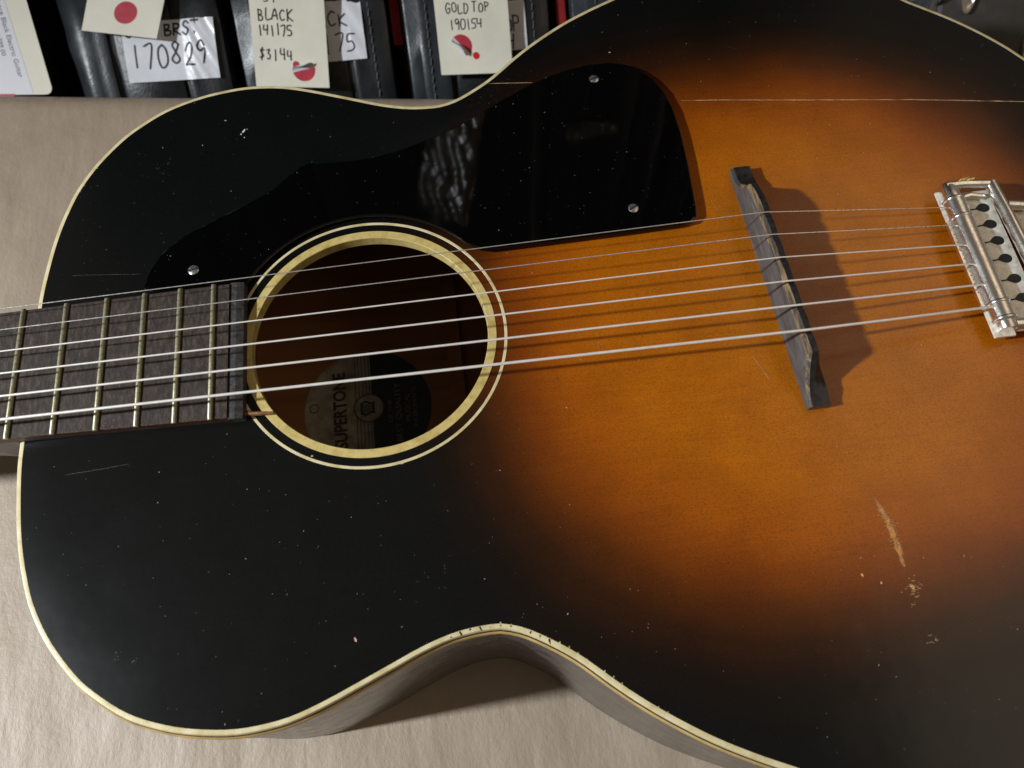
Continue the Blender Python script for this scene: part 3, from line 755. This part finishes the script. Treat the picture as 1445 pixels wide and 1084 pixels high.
# charcoal hard case with chrome latches at the far right
hc = empty('hard_case', (.55, .35, -.42), label='charcoal hard case with chrome latches at far right', cat='hard case')
hx, hy, hz = hc.location
def slab(x0, x1, d0, d1, z0, z1):       # leaning slab: d is depth along y at z = -.12, leaning back 40 degrees
    k = .80
    return lambda x, y, z: (x - hx, y + (z+.12)*k - hy, z - hz)
b = MB(); fn = slab(0, 0, 0, 0, 0, 0)
rings = []
for x, o in ((.377, .010), (.3775, .004), (.3795, .001), (.383, 0), (.80, 0), (.806, .004), (.807, .012)):
    rings.append([fn(x, .250+o, -.42), fn(x, .250+o, .12), fn(x, .252+o, .135), fn(x, .330, .14), fn(x, .36, .12), fn(x, .36, -.42)])
b.loft(rings); b.build('case_body', M_GREYCASE, hc, smooth=True, auto=30)
b = MB(); b.box((.3725, .254, -.40), (.3768, .320, .12), 0, fn); b.build('metal_edge', plain('dull_edge_metal', (.20, .20, .21), .4, .7), hc)
for (lx, lz, ly) in ((.3945, -.1030, .0), (.4465, -.1345, .0)):
    b = MB(); rings = []
    for q, h in ((1, 0), (1.0, .002), (.88, .0042), (.72, .0046), (.60, .0036), (.30, .0042), (.02, .0046)):
        rings.append([fn(lx+q*.0056*math.cos(2*math.pi*k/24), .250-h, lz+q*.0105*math.sin(2*math.pi*k/24)) for k in range(24)])
    b.loft(rings, caps=False); b.build('latch', M_CHROME, hc, smooth=True, auto=45)

# ------------------------------------------------------------------ labels and tags on the cases
STROKES = {
 '0': [[(.5,1),(.15,.85),(.05,.5),(.2,.1),(.5,0),(.82,.12),(.92,.5),(.8,.88),(.5,1)]],
 '1': [[(.5,1),(.52,0)]], '2': [[(.08,.72),(.25,.96),(.6,1),(.8,.78),(.6,.42),(.05,.02),(.3,.08),(.95,0)]],
 '3': [[(.1,.92),(.75,1),(.4,.58),(.8,.35),(.6,.02),(.1,.06)]], '4': [[(.12,1),(.08,.5),(.85,.52)],[(.8,1),(.78,0)]],
 '5': [[(.9,1),(.2,.97),(.14,.58),(.6,.62),(.85,.32),(.6,.02),(.08,.08)]], '7': [[(.05,.96),(.9,1),(.45,0)]],
 '8': [[(.8,.82),(.5,1),(.2,.8),(.5,.55),(.85,.25),(.5,0),(.12,.22),(.5,.55),(.8,.82)]], '9': [[(.85,.8),(.5,1),(.12,.75),(.4,.5),(.85,.7),(.85,.4),(.7,0)]],
 '$': [[(.85,.82),(.5,.9),(.2,.72),(.75,.38),(.55,.12),(.1,.2)],[(.55,1.1),(.42,-.1)]],
 'A': [[(0,0),(.5,1),(.95,0)],[(.15,.35),(.85,.38)]], 'B': [[(.15,1),(.12,0)],[(.1,1),(.7,.92),(.6,.58),(.15,.52),(.85,.35),(.7,.03),(.1,0)]],
 'C': [[(.9,.85),(.5,1),(.1,.55),(.4,.02),(.95,.12)]], 'D': [[(.15,1),(.15,0)],[(.05,1),(.75,.85),(.9,.4),(.5,.03),(.1,0)]],
 'G': [[(.9,.9),(.45,1),(.08,.5),(.4,0),(.85,.12),(.85,.45),(.5,.45)]], 'K': [[(.12,1),(.12,0)],[(.9,1),(.15,.45),(.95,0)]],
 'L': [[(.15,1),(.12,.02),(.9,.06)]], 'M': [[(.05,0),(.15,1),(.5,.4),(.85,1),(.95,0)]], 'O': [[(.5,1),(.1,.7),(.15,.2),(.5,0),(.9,.25),(.88,.75),(.5,1)]],
 'P': [[(.15,1),(.12,0)],[(.1,1),(.8,.9),(.75,.55),(.15,.48)]], 'R': [[(.15,1),(.12,0)],[(.1,1),(.8,.9),(.7,.55),(.15,.5),(.92,0)]],
 'S': [[(.85,.88),(.5,1),(.15,.78),(.8,.3),(.5,0),(.05,.12)]], 'T': [[(.02,.98),(.95,1)],[(.5,1),(.48,0)]], '.': [[(.4,.02),(.5,.06)]]}
def write(F, items, name, mat, parent, wd):
    """items: (text, u, v, char width, char height, slant); F maps (u, v, lift) to the surface, u and v in mm"""
    b = MB()
    for (txt, u, v, cw, chh, adv) in items:
        for ch in txt:
            if ch in STROKES:
                jx, jy = random.uniform(-.07, .07), random.uniform(-.09, .09); sl = random.uniform(-.06, .16); ks = random.uniform(.88, 1.12); kh = random.uniform(.9, 1.1)
                for st_ in STROKES[ch]:
                    P = catmull([((u + (x*ks+jx+sl*(y-.5))*cw), v + (y*kh+jy+.05*math.sin(7*x+3*y+u))*chh) for x, y in st_], 5, closed=False) if len(st_) > 2 else np.array([((u + (x*ks+jx+sl*(y-.5))*cw), v + (y*kh+jy+.05*math.sin(7*x+3*y+u))*chh) for x, y in st_])
                    L_, R_ = [], []
                    for i in range(len(P)):
                        d = P[min(i+1, len(P)-1)] - P[max(i-1, 0)]; d = d/(np.linalg.norm(d)+1e-9); nn = np.array([-d[1], d[0]])*wd/2
                        L_.append(F(*(P[i]+nn), .15)); R_.append(F(*(P[i]-nn), .15))
                    n_ = len(P); b.add(L_ + R_, [(i, n_+i, n_+i+1, i+1) for i in range(n_-1)])
                    for e_ in (0, n_-1):
                        c0 = P[e_]; b.add([F(c0[0]+wd/2*math.cos(q), c0[1]+wd/2*math.sin(q), .17) for q in np.linspace(0, 2*math.pi, 9)[:-1]], [list(range(8))])
            u += adv
    return b.build(name, mat, parent, recalc=False)
def curved(x0, th0, crinkle=None, skew=0.0, rot=0.0):
    """label frame stuck on the curved case front: u right along x, v up along the arc"""
    cr_, sr_ = math.cos(rot), math.sin(rot)
    def F(u, v, lift):
        uu = u*cr_ - v*sr_; vv = u*sr_ + v*cr_
        an = math.radians(th0) + vv*MM/(CRD+.0012); off = lift
        if crinkle: off += crinkle(u, v)
        r_ = CRD + (1.3 + off)*MM
        return (x0*MM + uu*MM + skew*v*MM, CY - r_*math.cos(an), CZ + r_*math.sin(an))
    return F
def sheet(F, w_, h_, nu=24, nv=16, th=.12, cut=None):
    b = MB(); us = np.linspace(0, w_, nu); vs = np.linspace(0, h_, nv)
    topv = [[F(u, v, 0) for u in us] for v in vs]; lowv = [[F(u, v, -th) for u in us] for v in vs]
    V = [p for r in topv for p in r] + [p for r in lowv for p in r]; o = nu*nv; fs = []
    for j in range(nv-1):
        for i in range(nu-1):
            k = j*nu+i; fs.append((k, k+1, k+nu+1, k+nu)); fs.append((o+k, o+k+nu, o+k+nu+1, o+k+1))
    per = [i for i in range(nu)] + [j*nu+nu-1 for j in range(1, nv)] + [(nv-1)*nu+i for i in range(nu-2, -1, -1)] + [j*nu for j in range(nv-2, 0, -1)]
    for a, c in zip(per, per[1:]+per[:1]): fs.append((a, o+a, o+c, c))
    b.add(V, fs); return b
def label_(F, w_, h_, name, label, items, wd, group=None, parent=None):
    o = sheet(F, w_, h_, 60, 40).build(name, M_WHITE, smooth=True, auto=50)
    tag(o, label, 'label', group)
    if items: write(F, items, 'handwriting', M_INK, o, wd)
    return o
crk = lambda u, v: .5 + (.7+.55*abs(math.sin(u*.33+v*.12))+.45*abs(math.sin(v*.28+u*.5+.6)))*min(1, max(0, (u-38)/6))
FB = curved(-167.4, 44.9, crk, skew=.035, rot=.045*0-.03)
lb = label_(FB, 60, 37, 'case_label', 'white taped label reading 170829 on the black rounded case', [('170829', 4.2, 9.5, 6.6, 14.5, 8.6), ('SMK.BRST', 2.4, 28, 4.9, 7.4, 6.1)], 1.25, 'handwritten labels stuck on the guitar cases')
FC = curved(-62.5, 45.4, lambda u, v: .5 + .30*(1+math.sin(u*.5+v*.3))*(1 if u > 44 or v > 32 else .2), skew=.01)
lc = label_(FC, 54, 37, 'case_label', 'white taped label ending in 75 beside the BLACK tag', [('141175', 4, 5.5, 5.6, 11, 7.5), ('BLACK', 10.5, 21, 5.2, 8.5, 6.9)], 1.0, 'handwritten labels stuck on the guitar cases')
FD = curved(43, 44.2, lambda u, v: .4)
ld = label_(FD, 58, 31, 'case_label', 'white taped label with OP showing beside the GOLD TOP tag', [('GOLD TOP', 5, 12, 5.0, 8.5, 6.3), ('190154', 8, 0.8, 5.2, 8.5, 7.2)], 1.0, 'handwritten labels stuck on the guitar cases')

def tag_frame(p_bl, p_br, p_tr):
    """flat card: bottom-left and bottom-right corners and a point up its right edge (mm)"""
    bl, br, tr = Vector(p_bl), Vector(p_br), Vector(p_tr)
    U = (br-bl).normalized(); Vv = (tr-br); Vv = (Vv - U*Vv.dot(U)*.0).normalized(); Nn = U.cross(Vv).normalized()
    if Nn.y > 0: Nn = -Nn
    return lambda u, v, lift: tuple((bl + U*u + Vv*v + Nn*lift)*MM), (br-bl).length
def curl_dot(F, cu, cv, r, fold, ang_, parent, nm='red_dot'):
    """round sticker whose part beyond the fold line lifts and folds back, showing its white underside edge"""
    ca, sa = math.cos(ang_), math.sin(ang_); b = MB(); N_ = 40
    def pt(u, v, l): return F(cu + u*ca - v*sa, cv + u*sa + v*ca, l)
    circ = [(r*math.cos(q), r*math.sin(q)) for q in np.linspace(0, 2*math.pi, N_+1)[:-1]]
    low_ = [p for p in circ if p[1] <= fold]; xs = math.sqrt(max(0, r*r-fold*fold))
    low_ = sorted(low_, key=lambda p: (math.atan2(p[1], p[0]) - math.pi/2) % (2*math.pi))
    low_ = [(-xs, fold)] + low_ + [(xs, fold)]
    b.add([pt(u, v, .12) for u, v in low_], [list(range(len(low_)))], 0)
    up = sorted([p for p in circ if p[1] > fold], key=lambda p: p[0])
    rows = []
    for t_ in np.linspace(0, 1, 6):
        rows.append([(u, fold + (v-fold)*t_) for u, v in [(-xs, fold)] + up + [(xs, fold)]])
    VV = []; n_ = len(rows[0])
    for row in rows:
        for (u, v) in row:
            d = v - fold; R_ = r*.42; an = d/R_
            VV.append(pt(u, fold + R_*math.sin(an), .15 + R_*(1-math.cos(an))))
    fs = [(j*n_+i, j*n_+i+1, (j+1)*n_+i+1, (j+1)*n_+i) for j in range(5) for i in range(n_-1)]
    b.add(VV, fs, 1)
    return b.build(nm, [M_DOT, M_STICKER], parent, recalc=False)
def dot(F, cu, cv, r, parent, mat=None, nm='red_dot'):
    b = MB(); b.add([F(cu+r*math.cos(q), cv+r*math.sin(q)*1.0, .14) for q in np.linspace(0, 2*math.pi, 37)[:-1]], [list(range(36))])
    return b.build(nm, mat or M_DOT, parent, recalc=False)
def cord(F, w_, h_, parent):
    b = MB(); P = catmull([F(w_*.5, h_-5, .4), F(w_*.52, h_+18, 4), F(w_*.5, h_+45, 7), F(w_*.45, h_+75, 2)], 6, closed=False)
    b.tube(P, .0005, 6); b.build('tag_cord', M_THREAD, parent)
def bend(F, amp, w_, h_, curl=0.0):
    return lambda u, v, l: F(u, v, l + amp*math.sin(math.pi*u/w_)*(1-v/h_) + curl*max(0, 1-v/14)**2*(u/w_))
GT = 'cream paper tags hanging on the guitar cases'
# tag over label 170829
F, w_ = tag_frame((-186.2, 296.9, -100.0), (-140.5, 289.6, -105.3), (-131.3, 308.5, -92.6))
o = sheet(F, w_, 95, 6, 8, .35).build('price_tag', M_TAG); tag(o, 'blank cream tag with a whole red dot above label 170829', 'tag', GT)
dot(F, 24.6, 14.0, 7.0, o); cord(F, w_, 95, o)
# BLACK tag
F, w_ = tag_frame((-83.2, 264.5, -128.4), (-35.7, 261.1, -132.4), (-30.4, 301.1, -97.2))
o = sheet(F, w_, 98, 8, 10, .35).build('price_tag', M_TAG); tag(o, 'cream tag handwritten BLACK 141175 $3144 with a peeling red dot', 'tag', GT)
write(F, [('BLACK', 5, 40.8, 3.6, 6.0, 4.5), ('141175', 4.0, 31.5, 3.2, 6.2, 3.75), ('$3144', 4.0, 17.0, 3.2, 6.2, 4.4)], 'handwriting', M_INK, o, .85)
write(F, [('3T', 9, 51.5, 3.6, 6, 5)], 'handwriting', M_INK, o, .7)
curl_dot(F, 31.8, 11.2, 7.4, -.3, .25, o); dot(F, 27.0, 14.0, 2.2, o, nm='small_red_dot'); cord(F, w_, 98, o)
# GOLD TOP tag
F, w_ = tag_frame((40.1, 261.9, -131.4), (88.6, 259.8, -133.4), (89.0, 292.8, -102.9))
Fb = bend(F, .6, w_, 98, 2.2)
o = sheet(Fb, w_, 98, 16, 20, .35).build('price_tag', M_TAG, smooth=True, auto=50); tag(o, 'cream tag handwritten GOLD TOP 190154 with a red dot peeling off', 'tag', GT)
write(Fb, [('GOLD', 7.0, 37.8, 3.1, 5.6, 4.0), ('TOP', 24.8, 38.2, 3.1, 5.6, 3.9), ('190154', 8.6, 28.2, 3.2, 6.0, 3.7)], 'handwriting', M_INK, o, .7)
curl_dot(Fb, 15.2, 17.6, 7.2, -.5, 2.35, o); dot(Fb, 24.6, 11.4, 2.3, o, M_DOTBRIGHT, 'small_red_dot'); cord(Fb, w_, 98, o)
# big printed tag at far left
F, w_ = tag_frame((-277.0, 272.6, -119.5), (-213.0, 268.8, -123.0), (-216.9, 315.1, -89.0))
def corner_sheet(F, w_, h_, r, th=.4):
    pts = [(0, 0)] + [(w_-r+r*math.sin(q), r-r*math.cos(q)) for q in np.linspace(0, math.pi/2, 8)] + [(w_, h_), (0, h_)]
    b = MB(); n_ = len(pts); b.loft([[F(u, v, 0) for u, v in pts], [F(u, v, -th) for u, v in pts]]); return b
o = corner_sheet(F, w_, 120, 5).build('price_tag', M_TAG); tag(o, 'large cream tag with a printed barcode sticker at far left', 'tag')
sk = lambda u, v, l: F(w_ - 15.5 - 48 + u - .0*v, 0.0 + v, l)
b = MB(); b.loft([[F(u, v, l) for u, v in ((4, .6), (w_-12.5, .6), (w_-14.0, 110), (4, 110))] for l in (.02, .16)]); st_o = b.build('barcode_sticker', M_STICKER, o)
def tmat(F, u, v):
    p0 = Vector(F(u, v, .3)); ex = (Vector(F(u, v-1, .3)) - p0).normalized(); ey = (Vector(F(u+1, v, .3)) - p0).normalized(); ez = ex.cross(ey).normalized(); ey = ez.cross(ex)
    M_ = Matrix.Identity(4)
    for i in range(3): M_[i][0], M_[i][1], M_[i][2], M_[i][3] = ex[i], ey[i], ez[i], p0[i]
    return M_
def tag_text(txt, size, u, v): 
    q = text_mesh(txt, 'printed_text', size, M_PRINT, None, tmat(F, u, v)); q.parent = o; return q
tag_text('mberg Space Black Electric Guitar', .0044, w_-17.3, 41)
tag_text('Torque: $1,799.00', .0040, w_-23.6, 39)
b = MB(); v = 28.0; random.seed(3)
while v < 62:
    d = random.choice((.5, .5, .9, 1.4)); b.add([F(u, vv, .22) for u, vv in ((w_-40, v), (w_-28.5, v), (w_-28.5, v+d), (w_-40, v+d))], [(0, 1, 2, 3)]); v += d + random.choice((.5, .8, 1.2))
b.build('barcode', M_PRINT, o, recalc=False)
dot(F, w_-33, 2.6, 9.0, o); cord(F, w_, 120, o)
# small card corner by the grey case
mb = MB(); mb.box((.348, .2520, -.0965), (.3590, .2524, -.06)); o = mb.build('paper_card', M_STICKER); tag(o, 'corner of a white card left of the charcoal case', 'card')
for ch in list(bpy.data.objects):
    if ch.parent and ch.parent.type == 'EMPTY' and ch.parent.get('category') in ('tag',): pass
